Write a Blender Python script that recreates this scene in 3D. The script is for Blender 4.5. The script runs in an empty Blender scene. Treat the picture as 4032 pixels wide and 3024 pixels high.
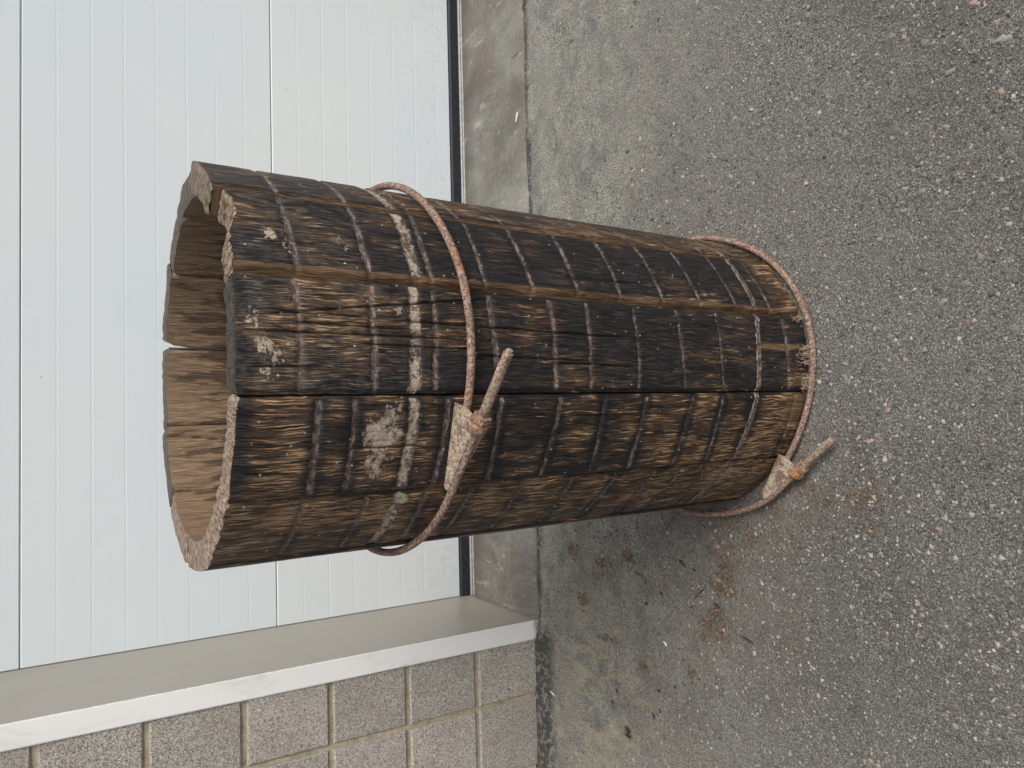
import bpy, math, random
import numpy as np
from mathutils import Matrix, Vector

random.seed(7)
SC = bpy.context.scene
COL = SC.collection

# ------------------------------------------------------------------ camera
CAM = np.array([.5675, -1.8068, 1.2044]); YAW, PITCH, ROLL, FPX = .0501, .5637, .0017, 3028.0
_cy, _sy, _cp, _sp = math.cos(YAW), math.sin(YAW), math.cos(PITCH), math.sin(PITCH)
_f = np.array([_sy*_cp, _cy*_cp, -_sp]); _r = np.array([_cy, -_sy, 0.]); _u = np.cross(_r, _f)
_c, _s = math.cos(ROLL), math.sin(ROLL)
RIGHT, UP, FWD = _c*_r+_s*_u, -_s*_r+_c*_u, _f
cam_d = bpy.data.cameras.new('camera'); cam = bpy.data.objects.new('camera', cam_d); COL.objects.link(cam)
cam_d.sensor_fit = 'HORIZONTAL'; cam_d.sensor_width = 36.0; cam_d.lens = FPX/4032*36
cam_d.clip_start = .02; cam_d.clip_end = 500
# the phone was held on its side: world up points to the left of the picture
X, Y, Z = -UP, RIGHT, -FWD
cam.matrix_world = Matrix(((X[0], Y[0], Z[0], CAM[0]), (X[1], Y[1], Z[1], CAM[1]), (X[2], Y[2], Z[2], CAM[2]), (0, 0, 0, 1)))
SC.camera = cam

# ------------------------------------------------------------------ sky and sun (overcast)
SUN_EL, SUN_AZ = math.radians(50), math.radians(132)   # azimuth clockwise from +Y
w = bpy.data.worlds.new('World'); SC.world = w; w.use_nodes = True
nt = w.node_tree; bg = nt.nodes['Background']
sky = nt.nodes.new('ShaderNodeTexSky'); sky.sky_type = 'NISHITA'; sky.sun_disc = False
sky.sun_elevation = SUN_EL; sky.sun_rotation = SUN_AZ; sky.dust_density = 4.0; sky.air_density = 1.0; sky.ozone_density = 1.0
hs = nt.nodes.new('ShaderNodeHueSaturation'); hs.inputs['Saturation'].default_value = .22
nt.links.new(sky.outputs[0], hs.inputs['Color']); nt.links.new(hs.outputs[0], bg.inputs['Color'])
bg.inputs['Strength'].default_value = .115
sun_d = bpy.data.lights.new('sun', 'SUN'); sun = bpy.data.objects.new('sun', sun_d); COL.objects.link(sun)
sun_d.energy = 1.5; sun_d.angle = math.radians(28); sun_d.color = (1, .965, .91)
sd = Vector((math.sin(SUN_AZ)*math.cos(SUN_EL), math.cos(SUN_AZ)*math.cos(SUN_EL), math.sin(SUN_EL)))
sun.rotation_euler = sd.to_track_quat('Z', 'Y').to_euler(); sun.location = sd*20
vs = SC.view_settings; vs.view_transform = 'Standard'; vs.look = 'None'; vs.gamma = 1; vs.exposure = .44
vs.use_curve_mapping = False

# ------------------------------------------------------------------ helpers
def px_ray(x, y):
    a = (3024-y-1512)/FPX; b = -(x-2016)/FPX
    return a*RIGHT+b*UP+FWD
def px_z(x, y, z):
    d = px_ray(x, y); return CAM+d*((z-CAM[2])/d[2])

_tabs = {}
def vnoise(x, y, seed=0):
    if seed not in _tabs: _tabs[seed] = np.random.RandomState(seed+11).rand(257, 257)
    t = _tabs[seed]
    x = np.asarray(x, float); y = np.asarray(y, float)
    xi = np.floor(x).astype(int); yi = np.floor(y).astype(int); fx = x-xi; fy = y-yi
    fx = fx*fx*(3-2*fx); fy = fy*fy*(3-2*fy)
    a = t[xi % 256, yi % 256]; b = t[(xi+1) % 256, yi % 256]; c = t[xi % 256, (yi+1) % 256]; d = t[(xi+1) % 256, (yi+1) % 256]
    return (a*(1-fx)+b*fx)*(1-fy)+(c*(1-fx)+d*fx)*fy
def fbm(x, y, seed=0, o=4):
    s = 0; a = .5; n = 0
    for k in range(o):
        s = s+a*vnoise(x*2**k, y*2**k, seed+k*13); n += a; a *= .5
    return s/n
def sstep(a, b, x):
    t = np.clip((np.asarray(x, float)-a)/(b-a), 0, 1); return t*t*(3-2*t)

def tag(o, label=None, cat=None, group=None, kind=None):
    for k, v in (('label', label), ('category', cat), ('group', group), ('kind', kind)):
        if v: o[k] = v
    return o
def link(name, me, parent=None):
    o = bpy.data.objects.new(name, me); COL.objects.link(o)
    if parent: o.parent = parent
    return o
def empty(name, loc=(0, 0, 0)):
    o = bpy.data.objects.new(name, None); COL.objects.link(o); o.location = loc; o.empty_display_size = .05
    return o
def mesh(name, V, F, mat=None, smooth=False, attrs=None):
    """V (n,3); F (m,4) or (m,3) int array or list"""
    me = bpy.data.meshes.new(name)
    V = np.asarray(V, np.float32)
    if isinstance(F, np.ndarray):
        m, k = F.shape
        me.vertices.add(len(V)); me.vertices.foreach_set('co', V.ravel())
        me.loops.add(m*k); me.loops.foreach_set('vertex_index', F.astype(np.int32).ravel())
        me.polygons.add(m); me.polygons.foreach_set('loop_start', np.arange(0, m*k, k, dtype=np.int32))
        me.update(calc_edges=True); me.validate()
    else:
        me.from_pydata([tuple(map(float, v)) for v in V], [], F); me.update()
    if attrs:
        for an, av in attrs.items():
            av = np.asarray(av, np.float32)
            if av.ndim == 2:
                a = me.attributes.new(an, 'FLOAT_VECTOR', 'POINT'); a.data.foreach_set('vector', av.ravel())
            else:
                a = me.attributes.new(an, 'FLOAT', 'POINT'); a.data.foreach_set('value', av.ravel())
    me.polygons.foreach_set('use_smooth', np.full(len(me.polygons), bool(smooth)))
    if mat: me.materials.append(mat)
    return me
def grid_faces(nu, nv, wrap=False, off=0):
    i = np.arange(nv-1)[:, None]; j = np.arange(nu if wrap else nu-1)[None]
    j2 = (j+1) % nu
    a = i*nu+j; b = i*nu+j2; c = (i+1)*nu+j2; d = (i+1)*nu+j
    return np.stack([a, b, c, d], -1).reshape(-1, 4)+off
def boxes(lst):
    V = []; F = []
    for (x0, x1, y0, y1, z0, z1) in lst:
        b = len(V)
        V += [(x0, y0, z0), (x1, y0, z0), (x1, y1, z0), (x0, y1, z0), (x0, y0, z1), (x1, y0, z1), (x1, y1, z1), (x0, y1, z1)]
        F += [[b+i for i in q] for q in ((0, 3, 2, 1), (4, 5, 6, 7), (0, 1, 5, 4), (1, 2, 6, 5), (2, 3, 7, 6), (3, 0, 4, 7))]
    return V, F

class NB:
    """small node builder"""
    def __init__(s, name):
        s.m = bpy.data.materials.new(name); s.m.use_nodes = True; s.t = s.m.node_tree
        s.b = s.t.nodes['Principled BSDF']; s.b.inputs['Specular IOR Level'].default_value = .3
    def put(s, sock, v):
        if hasattr(v, 'is_output'): s.t.links.new(v, sock)
        elif isinstance(v, (tuple, list)):
            n = len(sock.default_value); v = tuple(v); sock.default_value = v if len(v) == n else (v+(1.,))[:n]
        else:
            if hasattr(sock.default_value, '__len__'): sock.default_value = [v]*len(sock.default_value)
            else: sock.default_value = v
    def node(s, t, **kw):
        n = s.t.nodes.new(t)
        for k, v in kw.items(): setattr(n, k, v)
        return n
    def obj(s): return s.node('ShaderNodeTexCoord').outputs['Object']
    def pos(s): return s.node('ShaderNodeNewGeometry').outputs['Position']
    def attr(s, name, out='Fac'): return s.node('ShaderNodeAttribute', attribute_name=name).outputs[out]
    def rnd(s): return s.node('ShaderNodeObjectInfo').outputs['Random']
    def scale(s, v, sc, off=None):
        n = s.node('ShaderNodeVectorMath', operation='MULTIPLY'); s.put(n.inputs[0], v); s.put(n.inputs[1], sc); o = n.outputs[0]
        if off is not None:
            n = s.node('ShaderNodeVectorMath', operation='ADD'); s.put(n.inputs[0], o); s.put(n.inputs[1], off); o = n.outputs[0]
        return o
    def noise(s, vec, scale=1., detail=4., rough=.55, dist=0., col=False):
        n = s.node('ShaderNodeTexNoise'); s.put(n.inputs['Vector'], vec); s.put(n.inputs['Scale'], scale)
        s.put(n.inputs['Detail'], detail); s.put(n.inputs['Roughness'], rough); s.put(n.inputs['Distortion'], dist)
        return n.outputs['Color' if col else 'Fac']
    def vor(s, vec, scale, out='Distance', feature='F1', rand=1.):
        n = s.node('ShaderNodeTexVoronoi', feature=feature); s.put(n.inputs['Vector'], vec); s.put(n.inputs['Scale'], scale)
        s.put(n.inputs['Randomness'], rand)
        return n.outputs[out]
    def m2(s, op, a, b=0., clamp=False):
        n = s.node('ShaderNodeMath', operation=op, use_clamp=clamp); s.put(n.inputs[0], a); s.put(n.inputs[1], b); return n.outputs[0]
    def ss(s, v, a, b, lo=0., hi=1.):
        n = s.node('ShaderNodeMapRange', interpolation_type='SMOOTHSTEP'); s.put(n.inputs['Value'], v)
        s.put(n.inputs['From Min'], a); s.put(n.inputs['From Max'], b); s.put(n.inputs['To Min'], lo); s.put(n.inputs['To Max'], hi)
        return n.outputs[0]
    def mix(s, f, a, b, mode='MIX'):
        n = s.node('ShaderNodeMix', data_type='RGBA', blend_type=mode); s.put(n.inputs[0], f); s.put(n.inputs[6], a); s.put(n.inputs[7], b); return n.outputs[2]
    def ramp(s, v, stops):
        n = s.node('ShaderNodeValToRGB'); e = n.color_ramp.elements
        while len(e) < len(stops): e.new(.5)
        for el, (p, c) in zip(e, stops): el.position = p; el.color = (*c, 1)
        s.put(n.inputs[0], v); return n.outputs[0]
    def sep(s, v):
        n = s.node('ShaderNodeSeparateXYZ'); s.put(n.inputs[0], v); return n.outputs
    def bump(s, h, dist=.002, strength=1.):
        n = s.node('ShaderNodeBump'); s.put(n.inputs['Height'], h); s.put(n.inputs['Distance'], dist); s.put(n.inputs['Strength'], strength)
        s.t.links.new(n.outputs[0], s.b.inputs['Normal'])
    def done(s, col, rough=.7, spec=None, metal=None):
        s.put(s.b.inputs['Base Color'], col); s.put(s.b.inputs['Roughness'], rough)
        if spec is not None: s.put(s.b.inputs['Specular IOR Level'], spec)
        if metal is not None: s.put(s.b.inputs['Metallic'], metal)
        return s.m

# ------------------------------------------------------------------ materials
def mat_asphalt():
    n = NB('asphalt'); p = n.pos()
    sed = n.attr('sediment'); clay = n.attr('clay'); rust = n.attr('rust'); edge = n.attr('edge')
    g1 = n.noise(p, 330, 5, .8); g2 = n.noise(p, 900, 2, .6); big = n.noise(p, 3.2, 4, .6); mid = n.noise(p, 22, 4, .6)
    base = n.ramp(n.m2('ADD', n.m2('MULTIPLY', g1, .7), n.m2('MULTIPLY', g2, .3)),
                  [(.36, (.012, .012, .0115)), (.45, (.075, .072, .066)), (.53, (.175, .166, .147)), (.63, (.52, .495, .435))])
    base = n.mix(n.ss(big, .35, .65, 0, .45), base, n.mix(.5, base, (.17, .155, .135)))
    # fine aggregate set in the binder
    v = n.node('ShaderNodeTexVoronoi'); n.put(v.inputs['Vector'], p); n.put(v.inputs['Scale'], 300); 
    cellr = n.sep(v.outputs['Color'])
    on = n.m2('MULTIPLY', n.ss(cellr[0], .66, .68), n.ss(v.outputs['Distance'], .48, .36))
    stone = n.ramp(cellr[1], [(0, (.05, .053, .055)), (.3, (.16, .16, .15)), (.55, (.32, .30, .255)), (.84, (.52, .49, .42)), (.93, (.37, .22, .15)), (1, (.62, .60, .54))])
    base = n.mix(n.m2('MULTIPLY', on, n.ss(sed, .0, 1., .95, .35)), base, stone)
    v2 = n.node('ShaderNodeTexVoronoi'); n.put(v2.inputs['Vector'], p); n.put(v2.inputs['Scale'], 620)
    c2 = n.sep(v2.outputs['Color'])
    on2 = n.m2('MULTIPLY', n.ss(c2[0], .80, .82), n.ss(v2.outputs['Distance'], .5, .3))
    base = n.mix(n.m2('MULTIPLY', on2, n.ss(sed, 0., 1., .85, .3)), base, n.ramp(c2[1], [(0, (.2, .2, .19)), (.7, (.5, .48, .43)), (1, (.66, .63, .57))]))
    base = n.mix(n.ss(n.noise(n.scale(p, (1, 1, 1), (9, 3, 0)), 1.7, 4, .6), .40, .62, 0, .5), base, n.mix(1., base, (.52, .50, .47), 'MULTIPLY'))
    # silt washed on to the tarmac close to the building
    silt = n.ramp(n.noise(p, 300, 4, .75), [(.35, (.06, .058, .051)), (.46, (.20, .192, .168)), (.60, (.49, .47, .405))])
    sf = n.m2('MULTIPLY', sed, n.ss(n.m2('ADD', n.m2('MULTIPLY', mid, .6), n.m2('MULTIPLY', g1, .4)), .30, .62, .25, .95))
    base = n.mix(sf, base, silt)
    blue = n.m2('MULTIPLY', n.m2('MULTIPLY', sed, n.ss(n.noise(n.scale(p, (1, 1.3, 1), (2, 7, 0)), 8, 5, .7, .6), .50, .62)), n.ss(g1, .3, .6, 1., .45))
    base = n.mix(n.m2('MULTIPLY', blue, .62), base, (.070, .074, .074))
    claym = n.m2('MULTIPLY', clay, n.ss(n.noise(n.scale(p, (1., .45, 1.)), 30, 6, .75, .5), .50, .60))
    base = n.mix(n.m2('MULTIPLY', claym, n.ss(g1, .3, .62, .35, .95)), base, (.36, .31, .205))
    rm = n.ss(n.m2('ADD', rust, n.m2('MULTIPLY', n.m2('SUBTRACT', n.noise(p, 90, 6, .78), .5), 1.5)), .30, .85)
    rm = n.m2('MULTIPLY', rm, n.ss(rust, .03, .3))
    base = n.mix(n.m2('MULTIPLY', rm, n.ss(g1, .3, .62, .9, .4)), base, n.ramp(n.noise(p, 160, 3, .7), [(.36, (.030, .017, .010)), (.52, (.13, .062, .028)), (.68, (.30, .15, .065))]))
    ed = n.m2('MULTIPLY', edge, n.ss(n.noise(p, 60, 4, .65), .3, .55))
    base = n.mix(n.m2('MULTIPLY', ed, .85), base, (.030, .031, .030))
    n.bump(n.m2('ADD', n.m2('MULTIPLY', g1, 1.), n.m2('MULTIPLY', on, .5)), .0034, 1.)
    return n.done(base, n.ss(g1, .3, .7, .62, .9), .35)

def mat_stone():
    n = NB('gravel_stone'); p = n.pos(); t = n.attr('tint')
    c = n.ramp(t, [(0, (.07, .071, .069)), (.3, (.125, .122, .114)), (.55, (.21, .20, .175)), (.78, (.32, .29, .24)), (.92, (.44, .405, .335)), (.96, (.31, .20, .145)), (1., (.55, .52, .455))])
    c = n.mix(n.ss(n.noise(p, 260, 4, .7), .35, .7, 0, .5), c, n.mix(.55, c, (.05, .05, .05)))
    n.bump(n.noise(p, 700, 3, .6), .0006)
    return n.done(c, .7, .35)

def mat_concrete():
    n = NB('concrete'); p = n.pos()
    a = n.noise(n.scale(p, (1, .55, 1)), 7, 5, .65, .5); b = n.noise(p, 90, 5, .7); g = n.noise(p, 600, 2, .6)
    c = n.ramp(n.m2('ADD', n.m2('MULTIPLY', a, .62), n.m2('MULTIPLY', b, .38)), [(.3, (.085, .078, .066)), (.45, (.15, .142, .122)), (.56, (.215, .207, .18)), (.72, (.31, .30, .265))])
    st = n.ss(n.noise(n.scale(p, (.55, 1.6, 1), (3, 1, 0)), 5.5, 4, .6, .8), .52, .68)
    c = n.mix(n.m2('MULTIPLY', st, .5), c, (.155, .112, .092))
    yc = n.sep(p)[1]
    grime = n.m2('MULTIPLY', n.ss(yc, .27, .385), n.ss(b, .25, .6, .35, 1))
    c = n.mix(n.m2('MULTIPLY', grime, .62), c, (.085, .072, .056))
    lime = n.ss(n.noise(n.scale(p, (1, .3, 1), (0, 2, 0)), 30, 4, .7), .60, .68)
    c = n.mix(n.m2('MULTIPLY', lime, .5), c, (.40, .385, .31))
    sp = n.ss(n.noise(p, 260, 3, .6), .68, .74); c = n.mix(n.m2('MULTIPLY', sp, .6), c, (.07, .065, .055))
    n.bump(n.m2('ADD', b, n.m2('MULTIPLY', g, .4)), .0012, .8)
    return n.done(c, .78, .3)

def mat_block():
    n = NB('exposed_aggregate_block'); p = n.pos(); r = n.rnd()
    g = n.noise(p, 260, 3, .65)
    base = n.ramp(g, [(.34, (.17, .155, .132)), (.48, (.34, .315, .274)), (.62, (.52, .485, .43))])
    bump = g
    for sc, lo, thr, st in ((330, .50, .42, .9), (520, .45, .45, .9), (210, .84, .40, .9)):
        v = n.node('ShaderNodeTexVoronoi'); n.put(v.inputs['Vector'], p); n.put(v.inputs['Scale'], sc)
        q = n.sep(v.outputs['Color']); on = n.m2('MULTIPLY', n.ss(q[0], lo, lo+.02), n.ss(v.outputs['Distance'], thr+.08, thr-.06))
        col = n.ramp(q[1], [(0, (.05, .05, .052)), (.14, (.13, .125, .118)), (.32, (.28, .25, .218)), (.56, (.42, .38, .33)), (.76, (.54, .49, .43)), (.84, (.42, .25, .17)), (.88, (.70, .67, .61)), (1, (.80, .77, .72))])
        base = n.mix(n.m2('MULTIPLY', on, st), base, col)
        bump = n.m2('ADD', bump, n.m2('MULTIPLY', on, .5))
    base = n.mix(n.ss(n.noise(p, 9, 3, .6), .4, .65, 0, .3), base, n.mix(.6, base, (.20, .165, .14)))
    base = n.mix(n.ss(n.noise(p, 14, 4, .6), .60, .70, 0, .35), base, (.28, .235, .16))
    n.bump(bump, .0012, .8)
    return n.done(base, .72, .35)

def mat_mortar():
    n = NB('mortar'); p = n.pos(); a = n.noise(p, 40, 5, .7); b = n.noise(p, 420, 3, .65)
    c = n.ramp(n.m2('ADD', n.m2('MULTIPLY', a, .5), n.m2('MULTIPLY', b, .5)), [(.34, (.19, .15, .10)), (.48, (.39, .33, .235)), (.64, (.56, .49, .37))])
    n.bump(b, .0015); return n.done(c, .85, .2)

def mat_door():
    n = NB('door_coating'); p = n.pos()
    a = n.noise(p, 1.6, 3, .5); b = n.noise(n.scale(p, (1, 1, .35)), 26, 4, .6)
    c = n.mix(n.ss(a, .35, .65), (.66, .715, .74), (.70, .73, .74))
    sm = n.m2('MULTIPLY', n.ss(n.noise(n.scale(p, (2.2, 1, .6), (5, 0, 1)), 11, 5, .7), .66, .74), n.ss(n.sep(p)[2], .55, .0, 0, 1))
    c = n.mix(n.m2('MULTIPLY', sm, .34), c, (.40, .39, .36))
    low = n.m2('MULTIPLY', n.ss(n.sep(p)[2], .32, .03), n.ss(n.noise(n.scale(p, (1, 1, .8)), 60, 5, .75), .5, .72))
    c = n.mix(n.m2('MULTIPLY', low, .35), c, (.36, .34, .29))
    v = n.node('ShaderNodeTexVoronoi'); n.put(v.inputs['Vector'], p); n.put(v.inputs['Scale'], 13)
    q = n.sep(v.outputs['Color']); sp = n.m2('MULTIPLY', n.ss(q[0], .80, .81), n.ss(v.outputs['Distance'], .045, .02))
    c = n.mix(n.m2('MULTIPLY', sp, .6), c, (.25, .25, .25))
    return n.done(c, n.ss(b, .3, .7, .34, .44), .45)

def mat_paint(name, col, dirt, rough, amount=.35, low=.35):
    n = NB(name); p = n.pos(); z = n.sep(p)[2]
    a = n.noise(n.scale(p, (1, 1, .5)), 9, 5, .7, .6); b = n.noise(p, 70, 5, .75)
    c = n.mix(n.ss(a, .50, .66, 0, amount), col, dirt)
    c = n.mix(n.m2('MULTIPLY', n.ss(b, .62, .72), n.ss(z, .75, .02, 0.02, low)), c, (.33, .27, .21))
    c = n.mix(n.m2('MULTIPLY', n.ss(n.noise(n.scale(p, (1, 1, .16)), 45, 3, .6), .64, .72), n.ss(z, .6, .05, 0., .45)), c, n.mix(.5, col, (.8, .79, .76)))
    v = n.node('ShaderNodeTexVoronoi'); n.put(v.inputs['Vector'], p); n.put(v.inputs['Scale'], 20)
    q = n.sep(v.outputs['Color']); sp = n.m2('MULTIPLY', n.ss(q[0], .78, .79), n.ss(v.outputs['Distance'], .075, .04))
    c = n.mix(n.m2('MULTIPLY', sp, .8), c, (.14, .10, .075))
    xyz = n.sep(p)
    # paint rubbed through along the arris, grime where the frame meets the floor
    ar = n.m2('MULTIPLY', n.m2('MULTIPLY', n.ss(n.m2('ABSOLUTE', xyz[0]), .0030, .0012), n.ss(xyz[1], .0045, .0030)), n.ss(n.noise(n.scale(p, (1, 1, .35)), 110, 4, .75), .44, .58))
    c = n.mix(n.m2('MULTIPLY', ar, .3), c, (.27, .21, .14))
    ft = n.m2('MULTIPLY', n.ss(n.m2('ADD', z, n.m2('MULTIPLY', n.m2('SUBTRACT', b, .5), .05)), .016, -.006), .8)
    c = n.mix(ft, c, (.17, .13, .09))
    n.bump(n.noise(p, 30, 3, .6), .0006, .5)
    return n.done(c, rough, .45)

def mat_plain(name, col, rough, var=.25, spec=.35, sc=80):
    n = NB(name); p = n.pos()
    c = n.mix(n.ss(n.noise(p, sc, 4, .7), .4, .66, 0, var), col, tuple(min(1, x*1.9+.04) for x in col))
    n.bump(n.noise(p, sc*4, 3, .6), .0006); return n.done(c, rough, spec)

def mat_wood():
    n = NB('weathered_stave_wood'); sc = n.attr('sc', 'Vector')
    warp = n.noise(n.scale(sc, (30, 14, 1)), 1, 3, .6, col=True)
    ws = n.scale(warp, (.012, .0, 0)); 
    add = n.node('ShaderNodeVectorMath', operation='ADD'); n.put(add.inputs[0], sc); n.put(add.inputs[1], ws); g = add.outputs[0]
    f1 = n.noise(n.scale(g, (760, 34, 5)), 1, 3, .6)           # single fibres
    f2 = n.noise(n.scale(g, (400, 21, 9)), 1, 3, .6)          # streaks
    f3 = n.noise(n.scale(g, (75, 10, 3)), 1, 4, .6)            # bands
    pt = n.noise(n.scale(sc, (26, 12, 2)), 1, 5, .7)            # patches
    burn = n.attr('burn'); groove = n.attr('groove'); mort = n.attr('mortar'); clean = n.attr('clean')
    inner = n.attr('inner'); endg = n.attr('endgrain'); dust = n.attr('dust'); crack = n.attr('crack')
    # burnt and worn outer face
    fm = n.m2('ADD', n.m2('MULTIPLY', f1, .6), n.m2('MULTIPLY', f2, .4))
    mid = n.ramp(fm, [(.36, (.010, .0066, .005)), (.46, (.044, .027, .0175)), (.54, (.104, .063, .038)), (.66, (.21, .132, .079))])
    coal = n.ramp(fm, [(.36, (.004, .004, .005)), (.5, (.013, .0125, .014)), (.66, (.042, .037, .036))])
    bl = n.ss(n.m2('ADD', n.m2('ADD', burn, n.m2('MULTIPLY', n.m2('SUBTRACT', pt, .5), -1.2)), n.m2('MULTIPLY', n.m2('SUBTRACT', f3, .5), -1.)), .30, .72)
    dark = n.mix(bl, mid, coal)
    tan = n.ramp(f1, [(.32, (.10, .054, .027)), (.48, (.25, .145, .074)), (.62, (.50, .32, .17))])
    tone = n.m2('ADD', n.m2('MULTIPLY', f2, .58), n.m2('ADD', n.m2('MULTIPLY', f1, .27), n.m2('MULTIPLY', f3, .15)))
    thr = n.m2('ADD', n.m2('MULTIPLY', burn, .26), n.m2('ADD', .445, n.m2('MULTIPLY', n.m2('SUBTRACT', pt, .5), -.30)))
    msk = n.m2('SUBTRACT', tone, thr); msk = n.ss(msk, -.010, .050)
    c = n.mix(msk, dark, tan)
    # grey dust lying on the fibres
    df = n.m2('MULTIPLY', dust, n.ss(n.m2('ADD', n.m2('MULTIPLY', f1, .5), n.m2('MULTIPLY', n.noise(n.scale(sc, (120, 70, 1)), 1, 5, .7), .5)), .44, .62))
    c = n.mix(n.m2('MULTIPLY', df, .55), c, n.ramp(fm, [(.36, (.085, .072, .062)), (.64, (.27, .23, .19))]))
    # prints left by lost hoops
    gn = n.noise(n.scale(sc, (95, 160, 3)), 1, 5, .7)
    gc = n.ramp(gn, [(.34, (.028, .020, .018)), (.48, (.105, .076, .067)), (.58, (.23, .175, .150)), (.68, (.42, .34, .28))])
    gc = n.mix(n.ss(n.noise(n.scale(sc, (60, 110, 7)), 1, 4, .7), .58, .68, 0, .6), gc, (.25, .125, .055))
    gf = n.ss(n.m2('ADD', groove, n.m2('MULTIPLY', n.m2('SUBTRACT', n.noise(n.scale(sc, (170, 130, 8)), 1, 5, .75), .5), 1.3)), .30, .72)
    c = n.mix(n.m2('MULTIPLY', n.m2('MULTIPLY', gf, n.ss(groove, .0, .2)), .85), c, gc)
    # lime mortar crust
    mn = n.noise(n.scale(sc, (120, 120, 4)), 1, 6, .75)
    mm = n.ss(n.m2('ADD', mort, n.m2('MULTIPLY', n.m2('SUBTRACT', mn, .5), 2.0)), .40, .60)
    mm = n.m2('MULTIPLY', mm, n.ss(mort, .02, .15))
    mc = n.ramp(n.noise(n.scale(sc, (260, 260, 2)), 1, 4, .7), [(.3, (.21, .155, .12)), (.5, (.43, .345, .265)), (.7, (.60, .52, .42))])
    c = n.mix(n.m2('MULTIPLY', mm, .92), c, mc)
    # stray specks of mortar
    v = n.node('ShaderNodeTexVoronoi'); n.put(v.inputs['Vector'], n.scale(sc, (190, 150, 1))); n.put(v.inputs['Scale'], 1.)
    q = n.sep(v.outputs['Color'])
    sp = n.m2('MULTIPLY', n.m2('MULTIPLY', n.ss(q[0], .965, .97), n.ss(n.m2('ADD', v.outputs['Distance'], n.m2('MULTIPLY', n.m2('SUBTRACT', mn, .5), .9)), .30, .16)), n.ss(dust, 0, .6, .45, 1))
    c = n.mix(sp, c, (.56, .49, .40))
    # clean edge wood
    cl = n.ramp(n.m2('ADD', n.m2('MULTIPLY', f1, .6), n.m2('MULTIPLY', f3, .4)), [(.36, (.052, .030, .016)), (.5, (.135, .082, .045)), (.64, (.28, .175, .10))])
    c = n.mix(n.m2('MULTIPLY', clean, n.ss(f3, .2, .45, .6, 1)), c, cl)
    # bore of the barrel: brown with dark wet streaks from below
    ib = n.ramp(n.m2('ADD', n.m2('MULTIPLY', f1, .55), n.m2('MULTIPLY', f2, .45)), [(.36, (.095, .060, .036)), (.5, (.225, .150, .092)), (.64, (.38, .27, .175))])
    zz = n.sep(sc)[1]
    wet = n.ss(n.m2('ADD', n.m2('MULTIPLY', n.noise(n.scale(g, (70, 11, 4)), 1, 4, .6), 1.), n.m2('MULTIPLY', n.ss(zz, 1.0, .84), .26)), .585, .66)
    ib = n.mix(n.m2('MULTIPLY', wet, .75), ib, n.ramp(f1, [(.3, (.028, .02, .016)), (.7, (.085, .056, .038))]))
    c = n.mix(inner, c, ib)
    # end grain
    en = n.noise(n.scale(sc, (320, 90, 60)), 1, 5, .68)
    ec = n.ramp(en, [(.36, (.055, .036, .025)), (.46, (.165, .115, .080)), (.56, (.30, .225, .165)), (.68, (.44, .355, .28))])
    ed = n.ramp(en, [(.3, (.013, .011, .009)), (.55, (.043, .036, .029)), (.75, (.13, .10, .075))])
    ec = n.mix(n.ss(burn, .45, .7), ec, ed)
    c = n.mix(endg, c, ec)
    c = n.mix(n.m2('MULTIPLY', crack, .9), c, (.010, .009, .008))  # cracks tinted near-black to deepen the shade inside them
    h = n.m2('ADD', n.m2('ADD', n.m2('MULTIPLY', f1, .5), n.m2('MULTIPLY', f2, .7)), n.m2('MULTIPLY', mm, .55))
    n.bump(h, .0028, .9)
    rg = n.ss(n.m2('ADD', n.m2('MULTIPLY', f2, .7), n.m2('MULTIPLY', mm, .3)), .3, .8, .50, .85)
    return n.done(c, rg, .32)

def mat_rust(name='rusty_iron', pale=.0, othr=.60):
    n = NB(name); p = n.pos()
    a = n.noise(p, 230, 6, .82); b = n.noise(p, 38, 4, .6); o = n.noise(n.scale(p, (1, 1, 1), (4, 2, 1)), 42, 4, .65)
    c = n.ramp(a, [(.33, (.032, .020, .017)), (.43, (.125, .072, .052)), (.51, (.25, .162, .122)), (.59, (.41, .305, .24)), (.70, (.57, .47, .385))])
    c = n.mix(n.ss(b, .50, .64, 0, .6), c, n.ramp(a, [(.3, (.06, .042, .036)), (.7, (.22, .165, .14))]))
    if pale:
        pc = n.ramp(n.noise(p, 230, 5, .7), [(.34, (.13, .092, .062)), (.45, (.32, .25, .18)), (.56, (.48, .405, .305)), (.70, (.61, .54, .43))])
        c = n.mix(n.ss(b, .62, .42, 0., pale), c, pc)
    c = n.mix(n.ss(o, othr-.06*(othr < .6), othr+.08, 0, .85), c, n.ramp(a, [(.3, (.20, .075, .02)), (.7, (.50, .235, .075))]))
    n.bump(a, .0011, .9)
    return n.done(c, .82, .25)

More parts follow.
